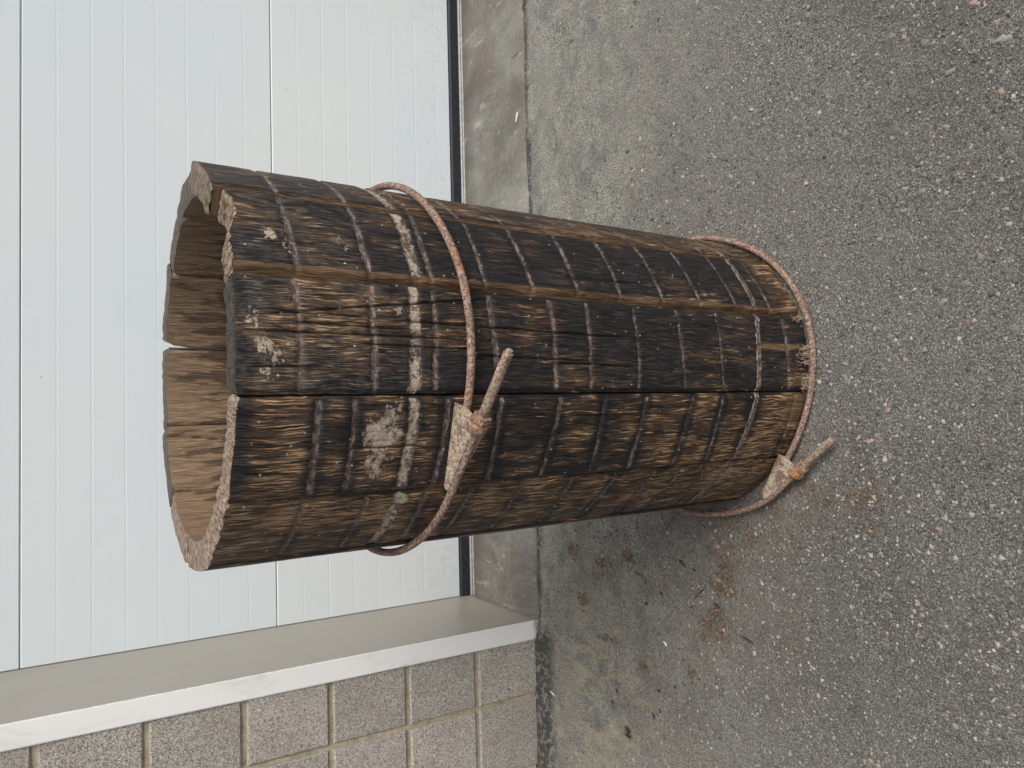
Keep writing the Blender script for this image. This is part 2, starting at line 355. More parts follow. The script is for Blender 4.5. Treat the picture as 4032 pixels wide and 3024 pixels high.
M = dict(asphalt=mat_asphalt(), stone=mat_stone(), concrete=mat_concrete(), block=mat_block(), mortar=mat_mortar(), door=mat_door(),
         reveal=mat_paint('beige_frame_paint', (.335, .312, .27), (.29, .265, .222), .38, .4),  # reveal colour darkened to offset the sunlight falling on it
         trim=mat_paint('white_frame_paint', (.80, .79, .775), (.64, .61, .57), .5, .65, .7),
         rubber=mat_plain('black_rubber', (.016, .019, .026), .5), alu=mat_plain('dull_aluminium', (.30, .29, .28), .5, .4),
         gap=mat_plain('door_core', (.16, .14, .10), .8), wood=mat_wood(), rust=mat_rust(), shoe=mat_rust('rusty_cast_shoe', .92),  # shoe colour paled to give it a sunlit brightness
         thread=mat_rust('rusty_thread', .45), collar=mat_rust('orange_rust', 0., .55), fibre=mat_plain('pale_wood_fibre', (.33, .255, .175), .8, .7, .2, 300),
         sliver=mat_plain('dark_bark', (.030, .023, .017), .8), leaf=mat_plain('dry_leaf', (.36, .26, .12), .7), husk=mat_plain('pale_husk', (.68, .64, .54), .7),
         crumb=mat_plain('rust_crumb', (.085, .040, .018), .9, .8, .2, 200), flake=mat_plain('rust_flake', (.24, .095, .025), .85))

# ------------------------------------------------------------------ ground
BX, BY = .6481, -.626          # barrel axis on the ground
GZ = -.012                     # level of the tarmac (the threshold stands just proud of it)
def make_ground():
    def axis(a, b, st, lo, hi): 
        n = int(round((b-a)/st)); return np.concatenate([lo, np.linspace(a, b, n+1), hi])
    xs = axis(-.75, 2.15, .0045, [-80, -25, -8, -3, -1.6, -1.1], [2.6, 3.4, 5, 9, 25, 80])
    ys = axis(-1.55, .035, .0045, [-80, -25, -9, -4, -2.6, -1.9], [.05, .1, 2, 9, 30, 80])
    Xg, Yg = np.meshgrid(xs, ys)
    far = sstep(-.95, -.15, Yg)
    z = GZ+.006*(fbm(Xg*2.1, Yg*2.1, 1)-.5)+.0034*(fbm(Xg*26, Yg*26, 4, 3)-.5)
    z += (.0030*(1-.55*far))*(vnoise(Xg*170, Yg*170, 9)-.5)+.0016*(vnoise(Xg*340, Yg*340, 10)-.5)
    # settle dish to level round the barrel foot
    rr = np.hypot(Xg-BX, Yg-BY); k = sstep(.42, .30, rr); z = z*(1-k)+(GZ-.0005+.25*(z-GZ))*k
    # tar fillet run up against the block wall, lip by the threshold
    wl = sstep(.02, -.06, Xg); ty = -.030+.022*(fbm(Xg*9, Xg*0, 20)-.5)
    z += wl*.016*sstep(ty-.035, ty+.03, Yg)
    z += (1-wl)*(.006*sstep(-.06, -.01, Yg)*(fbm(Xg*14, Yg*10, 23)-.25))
    z = np.where(Yg > .032, -.06, z)
    sed = sstep(-.95, -.12, Yg+.35*(fbm(Xg*2.3, Yg*2.3, 30)-.5)+.12*sstep(.9, .1, Xg))
    clay = sstep(.42, .02, Xg+.3*(fbm(Xg*3, Yg*3, 33)-.5))*sstep(-.62, -.22, Yg+.2*(fbm(Xg*4, Yg*4, 35)-.5))
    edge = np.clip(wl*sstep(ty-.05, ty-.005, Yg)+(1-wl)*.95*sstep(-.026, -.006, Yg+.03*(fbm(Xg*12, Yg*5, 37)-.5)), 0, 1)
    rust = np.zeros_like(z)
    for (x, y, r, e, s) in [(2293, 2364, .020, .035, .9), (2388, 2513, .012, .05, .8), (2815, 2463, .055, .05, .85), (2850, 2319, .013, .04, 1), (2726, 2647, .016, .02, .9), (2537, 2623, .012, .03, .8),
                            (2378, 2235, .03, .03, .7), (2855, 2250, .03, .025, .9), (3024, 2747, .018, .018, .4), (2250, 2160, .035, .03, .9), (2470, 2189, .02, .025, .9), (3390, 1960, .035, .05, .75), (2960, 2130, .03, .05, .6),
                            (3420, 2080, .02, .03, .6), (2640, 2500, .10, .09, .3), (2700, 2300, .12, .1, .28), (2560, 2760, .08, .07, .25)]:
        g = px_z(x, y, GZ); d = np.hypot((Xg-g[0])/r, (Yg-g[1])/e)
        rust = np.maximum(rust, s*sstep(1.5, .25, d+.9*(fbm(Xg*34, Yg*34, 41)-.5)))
    # broad thin brown tone on the ground left of the barrel
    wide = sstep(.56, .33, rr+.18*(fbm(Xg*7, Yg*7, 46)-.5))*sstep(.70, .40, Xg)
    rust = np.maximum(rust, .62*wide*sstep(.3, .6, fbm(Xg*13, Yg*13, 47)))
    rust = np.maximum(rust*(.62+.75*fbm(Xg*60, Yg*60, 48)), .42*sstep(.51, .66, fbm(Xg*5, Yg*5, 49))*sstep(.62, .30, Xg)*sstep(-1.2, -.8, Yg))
    # fainter brown ring close round the foot
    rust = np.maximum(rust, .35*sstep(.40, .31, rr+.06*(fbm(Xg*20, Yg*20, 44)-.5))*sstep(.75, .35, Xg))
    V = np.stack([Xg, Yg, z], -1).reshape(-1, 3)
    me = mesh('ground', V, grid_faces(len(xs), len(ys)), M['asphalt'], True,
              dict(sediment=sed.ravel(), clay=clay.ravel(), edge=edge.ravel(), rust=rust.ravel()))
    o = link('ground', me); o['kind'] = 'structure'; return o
ground = make_ground()

def dome(rs, n=9, rows=2):
    """one flattened irregular stone, unit size, sunk in the surface"""
    V = [(0, 0, .62+.2*rs.rand())]; F = []
    rad = .6+.7*rs.rand(n)
    for k in range(rows):
        q = (k+1)/rows; rr = (.62, 1.)[k] if rows == 2 else q
        h = (.48, -.25)[k]
        for i in range(n):
            a = 2*math.pi*(i+.35*(rs.rand()-.5)*(k == 0))/n
            V.append((math.cos(a)*rad[i]*rr, math.sin(a)*rad[i]*rr, h+.16*(rs.rand()-.5)*(k == 0)))
    for i in range(n):
        j = (i+1) % n
        F.append((0, 1+i, 1+j)); F.append((1+i, 1+n+i, 1+n+j)); F.append((1+i, 1+n+j, 1+j))
    return np.array(V), np.array(F)
def make_gravel():
    rs = np.random.RandomState(5)
    protos = [dome(rs, 7) for _ in range(14)]
    VV = []; FF = []; TT = []; off = 0; cnt = 0
    while cnt < 30000:
        x = rs.uniform(-.55, 1.95); y = -.02-1.55*rs.rand()**.8
        if math.hypot(x-BX, y-BY) < .285: continue
        far = float(sstep(-1.0, -.1, y)); clump = float(fbm(np.array(x*3.), np.array(y*3.), 50))
        if rs.rand() < .72*far+.5*(clump < .45): continue
        s = .0011+.0024*rs.rand()**1.8; 
        if rs.rand() < .05: s = .0026+.003*rs.rand()
        V, F = protos[rs.randint(14)]
        a = rs.rand()*6.28; el = .65+.5*rs.rand(); c, sn = math.cos(a), math.sin(a)
        P = V*np.array([s*el, s, s*(.3+.3*rs.rand())])
        P = np.stack([P[:, 0]*c-P[:, 1]*sn+x, P[:, 0]*sn+P[:, 1]*c+y, P[:, 2]+GZ+.0006+.006*(float(fbm(np.array(x*2.1), np.array(y*2.1), 1))-.5)], -1)
        VV.append(P); FF.append(F+off); TT.append(np.full(len(P), rs.rand()**1.15)); off += len(P); cnt += 1
    me = mesh('gravel', np.concatenate(VV), np.concatenate(FF), M['stone'], False, dict(tint=np.concatenate(TT)))
    o = link('gravel', me, ground); o['kind'] = 'stuff'
    # larger stones that can be picked out one by one
    metas = []
    for k in range(10):
        V, F = dome(rs, 11); t = [.28, .3, .4, .45, .52, .6, .68, .74, .95, .34][k]
        metas.append(mesh('stone', V, F, M['stone'], False, dict(tint=np.full(len(V), t))))
    fixed = [(3955, 155, .012, 7), (3840, 200, .009, 6), (3930, 85, .008, 8), (3640, 170, .009, 3), (3560, 145, .006, 8), (3510, 145, .009, 4), (3410, 340, .008, 3), (3590, 370, .012, 1), (3520, 510, .016, 1),
             (3730, 500, .006, 7), (3955, 310, .007, 3), (3945, 360, .007, 8), (3740, 285, .008, 5), (3975, 550, .014, 0), (3275, 1240, .010, 3), (3330, 1490, .008, 5), (3420, 1700, .007, 2), (3700, 2090, .007, 4),
             (3800, 1120, .009, 3), (3870, 1465, .008, 2), (3640, 1050, .010, 1), (3560, 830, .007, 5), (3180, 60, .007, 5), (3090, 1010, .007, 4), (3990, 1290, .010, 3), (3920, 2630, .009, 5), (3760, 2860, .007, 6)]
    spots = [(px_z(x, y, GZ), s, k) for x, y, s, k in fixed]
    while len(spots) < 240:
        x = rs.uniform(-.3, 1.75); y = rs.uniform(-1.42, -.25)
        if math.hypot(x-BX, y-BY) < .34 or rs.rand() < .55*float(sstep(-1, -.2, y)): continue
        spots.append(((x, y), .0036+.0050*rs.rand()**2, rs.randint(10)))
    for (g, s, k) in spots:
        o = link('stone', metas[k], ground)
        o.location = (g[0], g[1], GZ+.0002+.006*(float(fbm(np.array(g[0]*2.1), np.array(g[1]*2.1), 1))-.5)); o.rotation_euler = (0, 0, rs.rand()*6.28); s *= .85; o.scale = (s*(.8+.7*rs.rand()), s*.85, s*(.2+.2*rs.rand()))
make_gravel()

def make_crumbs():
    rs = np.random.RandomState(17); protos = [dome(rs, 6) for _ in range(8)]; VV = []; FF = []; off = 0
    for (x, y, r, e, n) in [(2293, 2364, .020, .030, 40), (2388, 2513, .010, .035, 30), (2815, 2463, .045, .04, 110), (2850, 2319, .010, .03, 50), (2726, 2647, .014, .018, 30), (2537, 2623, .010, .026, 30), (2378, 2235, .03, .03, 45),
                            (2855, 2250, .03, .025, 70), (2250, 2160, .035, .03, 60), (2470, 2189, .02, .025, 45), (3390, 1960, .035, .05, 60), (2960, 2130, .03, .05, 50), (2700, 2380, .16, .12, 90), (3240, 1990, .05, .04, 40)]:
        g = px_z(x, y, GZ)
        for _ in range(n):
            px, py = g[0]+r*rs.randn()*.7, g[1]+e*rs.randn()*.7
            if math.hypot(px-BX, py-BY) < .29: continue
            V, F = protos[rs.randint(8)]; s_ = .0008+.0022*rs.rand()**3; a = rs.rand()*6.28; c, sn = math.cos(a), math.sin(a); P = V*np.array([s_*1.3, s_, s_*.6])
            VV.append(np.stack([P[:, 0]*c-P[:, 1]*sn+px, P[:, 0]*sn+P[:, 1]*c+py, P[:, 2]+GZ+.0009+.006*(float(fbm(np.array(px*2.1), np.array(py*2.1), 1))-.5)], -1)); FF.append(F+off); off += len(V)
    o = link('rust_crumbs', mesh('rust_crumbs', np.concatenate(VV), np.concatenate(FF), M['crumb']), ground); o['kind'] = 'stuff'
make_crumbs()

# ------------------------------------------------------------------ threshold, door, frame, block wall
DY = .3812                     # door set back behind the wall face
DW = 2.62                      # door opening width
def make_threshold():
    xs = np.linspace(0, DW, 400); 
    ys = np.concatenate([[0, .004, .010], np.linspace(.02, DY+.12, 60)])
    Xg, Yg = np.meshgrid(xs, ys)
    ed = .012*(fbm(Xg*9, Xg*0+2, 60)-.5)+.008*(fbm(Xg*40, Xg*0+5, 61)-.5)
    fade = sstep(.10, 0, Yg); Y2 = Yg+fade*(ed+.003)
    z = -.0145*np.clip(Yg/DY, 0, 1)+.0022*(fbm(Xg*5, Yg*5, 62)-.5)+.0012*(fbm(Xg*40, Yg*40, 63)-.5)-.004*sstep(.012, 0, Yg)
    V = np.stack([Xg, Y2, z], -1)
    front = V[0].copy(); rows = [front+np.array([0, -.004, -.010]), front+np.array([0, -.006, -.05])]
    G = np.concatenate([np.stack(rows[::-1]), V])
    me = mesh('threshold', G.reshape(-1, 3), grid_faces(len(xs), len(ys)+2), M['concrete'], True)
    o = link('threshold', me); o['kind'] = 'structure'
make_threshold()

def make_door():
    d = tag(empty('sectional_door', (DW/2, DY, 0)), 'white ribbed sectional garage door behind the barrel', 'garage door')
    def part(name, me):
        o = link(name, me, d); o.matrix_parent_inverse = Matrix.Translation((-DW/2, -DY, 0)); return o
    seams = [.0345, .612, 1.2156, 1.819, 2.36]
    rng = np.random.RandomState(3)
    for k in range(4):
        z0, z1 = seams[k]+(.0008 if k else 0), seams[k+1]-.0008
        pr = [(DY+.040, z0), (DY+.003, z0), (DY, z0+.0025)]
        top = seams[k+1]; j = 0
        rib = sorted(top-.07545*i for i in range(1, 9) if top-.07545*i > z0+.015 and top-.07545*i < z1-.02)
        for r in rib:
            g = .00018+.00016*rng.rand()
            pr += [(DY, r-.0020), (DY+g, r-.0006), (DY+g, r+.0012), (DY, r+.0030)]
        pr += [(DY, z1-.0025), (DY+.003, z1), (DY+.040, z1)]
        pr = np.array(pr); xs = np.linspace(0.002, DW-.002, 9)
        V = np.stack([np.stack([np.full(len(pr), x), pr[:, 0], pr[:, 1]], -1) for x in xs])
        part('panel', mesh('panel', V.reshape(-1, 3), grid_faces(len(pr), len(xs))[:, ::-1], M['door']))
    part('core', mesh('core', *boxes([(.001, DW-.001, DY+.018, DY+.036, .03, 2.36)]), M['gap']))
    # bottom seal: black rubber with a dull metal carrier under it
    pr = np.array([(DY+.02, .0350), (DY-.004, .0348), (DY-.007, .030), (DY-.008, .004), (DY-.005, .001), (DY+.02, .001)])
    xs = np.linspace(.001, DW-.001, 30)
    part('bottom_seal', mesh('bottom_seal', np.stack([np.stack([np.full(6, x), pr[:, 0], pr[:, 1]], -1) for x in xs]).reshape(-1, 3), grid_faces(6, 30)[:, ::-1], M['rubber']))
    pr = np.array([(DY+.02, .0005), (DY-.006, .0005), (DY-.010, -.004), (DY-.008, -.008), (DY-.011, -.011), (DY-.009, -.018), (DY+.02, -.018)])
    part('seal_carrier', mesh('seal_carrier', np.stack([np.stack([np.full(7, x), pr[:, 0], pr[:, 1]], -1) for x in xs]).reshape(-1, 3), grid_faces(7, 30)[:, ::-1], M['alu']))
make_door()

def make_frame():
    f = tag(empty('door_frame', (0, 0, 0)), 'pressed metal door frame with beige reveal and white front edge', 'door frame')
    def strip(name, pts, mat, z0=-.012, z1=2.36, nz=60):
        pts = np.array(pts); zs = np.linspace(z0, z1, nz)
        V = np.stack([np.stack([pts[:, 0], pts[:, 1], np.full(len(pts), z)], -1) for z in zs])
        return link(name, mesh(name, V.reshape(-1, 3), grid_faces(len(pts), nz), mat), f)
    strip('front_trim', [(-.054, .05), (-.054, .0045), (-.0525, .0012), (-.050, 0), (-.004, 0), (-.0014, .0006), (-.0006, .0016)], M['trim'])
    strip('reveal', [(-.0006, .0016), (0, .003), (0, DY+.05)], M['reveal'])
    strip('reveal', [(DW, DY+.05), (DW, .003), (DW+.0006, .0016)], M['reveal'])
    strip('front_trim', [(DW+.0006, .0016), (DW+.0014, .0006), (DW+.004, 0), (DW+.05, 0), (DW+.0525, .0012), (DW+.054, .0045), (DW+.054, .05)], M['trim'])
    link('head', mesh('head', *boxes([(-.054, DW+.054, 0, DY+.05, 2.361, 2.42)]), M['trim']), f)
make_frame()

def make_wall():
    wl = tag(empty('block_wall', (-.75, .05, 0)), 'wall of square speckled exposed aggregate blocks with tan mortar joints', 'wall')
    inv = Matrix.Translation((.75, -.05, 0))
    rs = np.random.RandomState(8)
    joint = .0125; face = .006; S = .2
    # every block: bevelled slab with slightly uneven edges; a few shared meshes
    metas = {}
    def block_mesh(wd, ht, var):
        n = 9
        u = np.linspace(0, 1, n); xs = u*wd; zs = u*ht
        Xg, Zg = np.meshgrid(xs, zs)
        e = np.minimum.reduce([Xg, wd-Xg, Zg, ht-Zg])
        Yg = .0012*(fbm(Xg*40+var*7, Zg*40, 70)-.5)+np.where(e < 1e-6, .0028, 0)
        jx = .0016*(fbm(Zg*60+var*3, Xg*0+1, 71)-.5); jz = .0016*(fbm(Xg*60+var*5, Zg*0+3, 72)-.5)
        on = e < 1e-6
        Xd = Xg+np.where(on, jx, 0); Zd = Zg+np.where(on, jz, 0)
        front = np.stack([Xd, Yg, Zd], -1).reshape(-1, 3)
        idx = np.arange(n*n).reshape(n, n)
        ring = np.concatenate([idx[0, :], idx[1:, -1], idx[-1, -2::-1], idx[-2:0:-1, 0]])
        back = front[ring]+np.array([0, .03, 0]); m = len(ring)
        V = np.concatenate([front, back]); F = grid_faces(n, n)
        # pull second ring close to the border so that the chamfer stays narrow
        i2 = np.arange(m); side = np.stack([ring, n*n+i2, n*n+(i2+1) % m, np.roll(ring, -1)], -1)
        Vv = V.copy(); inner = lambda a, L: np.clip(a, .0035, L-.0035)
        f = Vv[:n*n]; mid = ~on.ravel()
        for ax, L in ((0, wd), (2, ht)):
            t = f[mid, ax]/L; t = (t-1/(n-1))/(1-2/(n-1)); f[mid, ax] = .0035+t*(L-.007)
        return mesh('block', Vv, np.concatenate([F, side]), M['block'])
    xe = [-.0545, -.207, -.402, -.60, -.80, -1.0, -1.2, -1.4]
    ze = [0.0]+[.1891+S*k for k in range(11)]
    for i in range(len(xe)-1):
        for k in range(len(ze)-1):
            x1, x0 = xe[i]-(joint/2 if i else -.004), xe[i+1]+joint/2; z0, z1 = ze[k]+(joint/2 if k else -.02), ze[k+1]-joint/2
            key = (round(x1-x0, 4), round(z1-z0, 4), int(rs.randint(4)))
            if key not in metas: metas[key] = block_mesh(*key)
            o = link('block', metas[key], wl); o.matrix_parent_inverse = inv; o.location = (x0, face+.0014*(rs.rand()-.5), z0)
    # mortar bed, raked slightly back, surface uneven
    xs = np.linspace(-1.4, -.0505, 260); zs = np.linspace(-.02, 2.19, 420); Xg, Zg = np.meshgrid(xs, zs)
    Yg = face+.0062+.0022*(fbm(Xg*30, Zg*30, 80)-.5)+.0014*(vnoise(Xg*150, Zg*150, 81)-.5)
    o = link('mortar', mesh('mortar', np.stack([Xg, Yg, Zg], -1).reshape(-1, 3), grid_faces(len(xs), len(zs)), M['mortar'], True), wl); o.matrix_parent_inverse = inv
make_wall()

# ------------------------------------------------------------------ barrel
barrel = tag(empty('wooden_barrel', (BX, BY, GZ)), 'tall open barrel of charred wooden staves standing on the asphalt', 'barrel')
R0, RK, TH = .2787, .0108, .045
def Rz(z): return R0+RK*(z-GZ)
JA = [17, 47.2, 78.4, 109.3, 139.8, 172, 203, 231.8, 259.9, 289.4, 318.0, 347.5]
#        stave i lies between JA[i-1] and JA[i]; marks = z of the prints of lost hoops
MK_C = [.932, .838, .781, .751, .662, .560, .494, .399, .304, .211, .039]
MK_L = [.907, .861, .781, .733, .649, .552, .465, .383, .283, .208, .021]
MK_R = [.930, .837, .769, .748, .662, .585, .500, .416, .326, .241, .152, .061]
MK_F = [.911, .827, .779, .738, .667, .581, .488, .402, .317, .256, .19, .06]
def make_stave(i):
    a0, a1 = JA[i-1], JA[i]
    if a1 < a0: a1 += 360
    mid = (a0+a1)/2; vis = 195 < mid % 360 < 350
    NU, NZ = ((130, 330) if 260 < mid % 360 < 289 else (80, 330)) if vis else (34, 120)
    rs = np.random.RandomState(100+i)
    gapl, gapr = .0011+.0006*rs.rand(), .0011+.0006*rs.rand()          # half gaps, metres
    name = int(round(mid % 360))
    top = 1.003+.005*(rs.rand()-.5); 
    if 318 < mid % 360 < 347.4: top = 1.011
    if 260 < mid % 360 < 289: top = 1.005
    t = np.linspace(0, 1, NU+1); t = .5-.5*np.cos(np.pi*t); t = .65*t+.35*np.linspace(0, 1, NU+1)
    s = np.linspace(0, 1, NZ)
    off = (.0022*(rs.rand()-.5))                                       # stave sits proud or shy
    tt = np.concatenate([t, t[::-1]]); face = np.concatenate([np.zeros(NU+1), np.ones(NU+1)])
    Tg, Sg = np.meshgrid(tt, s); Fg = np.meshgrid(face, s)[0]
    Ro = Rz(Sg); wa = math.radians(a1-a0); arc = Tg*wa*R0
    jag = {}
    seed = 200+i*7
    Wd = wa*R0
    # top edge: broken, furred end grain
    amp = .004 if vis else .0035
    if 290 < mid % 360 < 317: amp = .010
    if mid % 360 < 232 and vis: amp = .008
    topz = top+amp*(fbm(tt*9, tt*0+i*3.1, seed)-.5)+.2*amp*(vnoise(tt*40, tt*0+i, seed+1)-.5)
    cor = sstep(.05, 0, np.minimum(tt, 1-tt))                          # corners rubbed round
    topz = topz-.003*cor-.001*face*cor
    if 290 < mid % 360 < 317: topz = topz-.014*sstep(.35, .75, tt)*sstep(1.02, .80, tt)+.004*sstep(.2, 0., tt)
    if abs(mid % 360-62.8) < 8: topz = topz-.011*sstep(.93, 1., tt)
    if abs(mid % 360-93.8) < 8: topz = topz-.007*sstep(.06, 0., tt)
    Zt = np.meshgrid(topz, s)[0]
    zbot = GZ+.0004+(1-face)*(.0045+.006*(fbm(tt*6, tt*0, seed+2)-.4))
    Zb = np.meshgrid(zbot, s)[0]
    Zg = Zb+Sg*(Zt-Zb)
    Ro = Rz(Zg)+off
    ang = np.radians(a0)+wa*Tg
    # cross-section: slightly flattened face, eased arrises
    half = wa/2; flat = (np.cos(half)/np.cos(ang-np.radians(mid)))*Ro*1.006
    Rout = .55*Ro+.45*flat
    ez = np.minimum(Tg, 1-Tg)*Wd
    wave = fbm(arc*0+i*5.3, Zg*7, seed+3)
    ease = .0045*(1-sstep(0, .006+.004*wave, ez))
    Rout = Rout-ease
    clean = np.zeros_like(Zg); groove = np.zeros_like(Zg); mort = np.zeros_like(Zg); dust = np.zeros_like(Zg); crack = np.zeros_like(Zg)
    # worn chamfers along two joints (bare brown wood)
    wv = .0018*(fbm(Zg*9, arc*0+2, seed+4)-.5)
    ch = None
    if 290 < mid % 360 < 317: ch = (Tg*Wd, .0115, .0075)
    elif 318 < mid % 360 < 347.4: ch = (Tg*Wd, .0048, .0040)
    if ch is not None:
        q = sstep(ch[1]+wv+.0012, ch[1]+wv-.0012, ch[0]); fall = np.clip(1-ch[0]/(ch[1]), 0, 1)
        Rout = Rout-ch[2]*fall; clean = np.maximum(clean, q)
    if 232 < mid % 360 < 260: clean = np.maximum(clean, .5*sstep(.0035, .001, Tg*Wd))
    if mid % 360 < 231.8 and vis: clean = np.maximum(clean, .6*sstep(.006, .002, (1-Tg)*Wd)*sstep(.5, .62, fbm(Zg*6, arc*0, seed+6)))
    # prints of lost hoops
    outer = (Fg == 0)
    marks = []
    if vis: marks = MK_C if 260 < mid % 360 < 289 else MK_L if 232 < mid % 360 < 259.9 else MK_F if mid % 360 < 232 else MK_R
    halo = np.zeros_like(Zg)
    for k, zm in enumerate(marks):
        tilt = .010*(rs.rand()-.5)
        zc = zm+tilt*(Tg-.5)+.004*(fbm(Tg*3, Tg*0+k, seed+10+k)-.5)+(.003*(Tg-.5)**2)
        hw = .0034+.0014*rs.rand()
        if abs(zm-.775) < .012: hw = .0085
        d = np.abs(Zg-zc)
        endf = sstep(.0, .05, Tg)*sstep(1., .95, Tg)
        fade = .68+.32*sstep(.35, .6, fbm(Tg*5, Tg*0+k*2, seed+30+k))
        gk = sstep(hw+.0030, hw-.0032, d)*fade*endf*(.74+.26*float(sstep(.3, .8, zm)))
        groove = np.maximum(groove, gk)
        Rout = Rout-.0022*sstep(hw+.001, hw-.0025, d)*endf
        halo = np.maximum(halo, sstep(.019, .005, d))
        ms = 0.
        if abs(zm-.775) < .012: ms = .66+.10*(260 < mid % 360 < 289)
        elif zm > .80: ms = .34
        elif zm < .76 and zm > .6: ms = .24
        else: ms = .12
        if ms > .6: mort = np.maximum(mort, .40*sstep(.019, .006, d+.010*(fbm(arc*35, Zg*35, seed+66)-.5))*sstep(.25, .55, fbm(arc*22, Zg*22+k, seed+67))); endf = sstep(0, .015, Tg)*sstep(1, .985, Tg)
        mort = np.maximum(mort, ms*sstep(hw*1.25+.002, hw*.3, d)*(.55+.45*sstep(.3, .6, fbm(Tg*7, Tg*0+k*3, seed+50+k)))*endf)
    # pale, rusty line of the hoop that held longest, just above the foot
    if vis:
        ad = np.degrees(ang); zc = np.interp(ad, [200, 236, 243, 256, 272, 281, 297, 331], [.15, .137, .131, .128, .121, .117, .103, .100])+.002*(fbm(Tg*6, Tg*0, seed+61)-.5)
        d = np.abs(Zg-zc); groove = np.maximum(groove, .95*sstep(.0075, .003, np.abs(Zg-zc+.004))); Rout = Rout-.0014*sstep(.006, .002, np.abs(Zg-zc+.003))
        mort = np.maximum(mort, .78*sstep(.0048, .0012, d)*(.5+.5*sstep(.3, .55, fbm(Tg*9, Tg*0+4, seed+62))))
        halo = np.maximum(halo, sstep(.03, .006, d))
    # crusts of mortar: the big patch on the left front stave and scuffs by the rim
    if 232 < mid % 360 < 259.9:
        d = np.hypot((Tg-.55)/.46, (Zg-(.828-.012*Tg))/(.014+.024*Tg)); mort = np.maximum(mort, .70*sstep(1.35, .25, d+.9*(fbm(arc*60, Zg*60, seed+70)-.5)))
        d = np.hypot((Tg-.60)/.42, (Zg-.784+.004*Tg)/.009); mort = np.maximum(mort, .66*sstep(1.3, .3, d+.5*(fbm(arc*70, Zg*70, seed+71)-.5)))
    if mid % 360 < 231.8 and vis:
        d = np.hypot((Tg-.90)/.10, (Zg-.775)/.013); mort = np.maximum(mort, .8*sstep(1.2, .5, d))
        d = np.hypot((Tg-.62)/.30, (Zg-.768-.02*Tg)/.014); mort = np.maximum(mort, .62*sstep(1.2, .4, d))
    if 260 < mid % 360 < 289:
        for (u, z, r, e, m_) in [(.40, .972, .12, .016, .62), (.33, .958, .12, .014, .55), (.60, .985, .2, .012, .5), (.2, .97, .15, .012, .48), (.75, .80, .08, .012, .5), (.5, .70, .05, .006, .4)]:
            d = np.hypot((Tg-u)/r, (Zg-z)/e); mort = np.maximum(mort, m_*sstep(1.3, .3, d))
        dust = .7*sstep(.70, .95, Zg)+.12
    elif 290 < mid % 360 < 317:
        for (u, z, r, e, m_) in [(.42, .955, .16, .016, .52), (.35, .935, .2, .012, .45), (.4, .86, .14, .02, .4)]:
            d = np.hypot((Tg-u)/r, (Zg-z)/e); mort = np.maximum(mort, m_*sstep(1.3, .3, d))
        dust = .5*sstep(.72, .95, Zg)+.05
    elif vis: dust = .30*sstep(.75, .97, Zg)+.05
    mort = mort*outer; groove = groove*outer*(1-.9*clean)
    # how deeply burnt
    bn = fbm(arc*9+i*3, Zg*4.5, seed+80)
    if 260 < mid % 360 < 289: burn = .70+.75*(bn-.5)-.12*sstep(.72, .95, Zg)-.22*sstep(.10, .0, Zg)
    elif 232 < mid % 360 < 259.9: burn = .28+.6*(bn-.5)+.32*halo*sstep(.25, .5, bn)+.22*sstep(.70, .62, Zg)*sstep(.30, .45, Zg)
    elif mid % 360 < 231.8 and vis: burn = .36+.5*(bn-.5)+.30*halo*sstep(.3, .55, bn)
    elif 290 < mid % 360 < 317: burn = .52+.7*(bn-.5)+.18*halo+.16*sstep(.80, .66, Zg)-.25*sstep(.10, 0, Zg)
    else: burn = .50+.5*(bn-.5)
    if 231 < mid % 360 < 318: burn = burn+.45*sstep(.035, .005, top-Zg)*sstep(.2, .5, bn)*(mid % 360 < 290)
    burn = burn+.35*sstep(.012, .0, ez)*sstep(.4, .6, fbm(Zg*5, arc*0+9, seed+82))
    burn = burn*outer
    # drying checks in the wood
    cks = []
    if 260 < mid % 360 < 289: cks = [(.52, .99, .52, .70, 1), (.64, .99, .93, .66, .8), (.66, .80, .60, .40, 1), (.44, .86, .41, .66, .8), (.36, .70, .33, .50, .7), (.30, .56, .28, .40, .8), (.22, .99, .24, .90, .5), (.60, .94, .58, .78, .7), (.70, .97, .66, .82, .5)]
    elif 290 < mid % 360 < 317: cks = [(.25, .52, .28, .36, .7), (.55, .42, .6, .30, .6)]
    elif 232 < mid % 360 < 259.9: cks = [(.3, .99, .28, .93, .6), (.75, .55, .77, .40, .5), (.5, .86, .5, .76, .5)]
    for (u0, z0, u1, z1, m_) in cks:
        zz = np.clip((Zg-z0)/(z1-z0), 0, 1); uc = u0+(u1-u0)*zz+.012*(fbm(Zg*16, Zg*0+u0*9, seed+90)-.5)
        inz = sstep(-.04, .1, (Zg-z0)/(z1-z0))*sstep(1.04, .85, (Zg-z0)/(z1-z0))
        d = np.abs(Tg-uc)*Wd; wd = .0009*m_*inz+1e-6
        ck = sstep(wd+.0014, wd*.2, d)*inz*min(1, m_+.25)
        crack = np.maximum(crack, ck); Rout = Rout-.004*ck
    crack = crack*outer
    if 232 < mid % 360 < 259.9: clean = np.maximum(clean, sstep(1.25, .8, np.hypot((Tg-.80)/.20, (Zg-.012)/.030)+.4*(fbm(arc*80, Zg*40, seed+73)-.5)))
    if 260 < mid % 360 < 289: clean = np.maximum(clean, .9*sstep(1.2, .8, np.hypot((Tg-.57)/.045, (Zg-.06)/.055)+.3*(fbm(arc*90, Zg*30, seed+74)-.5)))
    # relief: raised grain and mortar crust
    Rout = Rout+.0011*(fbm(arc*260+i, Zg*14, seed+95, 3)-.5)+.0016*(fbm(arc*50, Zg*6, seed+96, 3)-.5)
    Rout = Rout+.0022*np.clip(mort-.35, 0, 1)*fbm(arc*180, Zg*180, seed+97, 3)
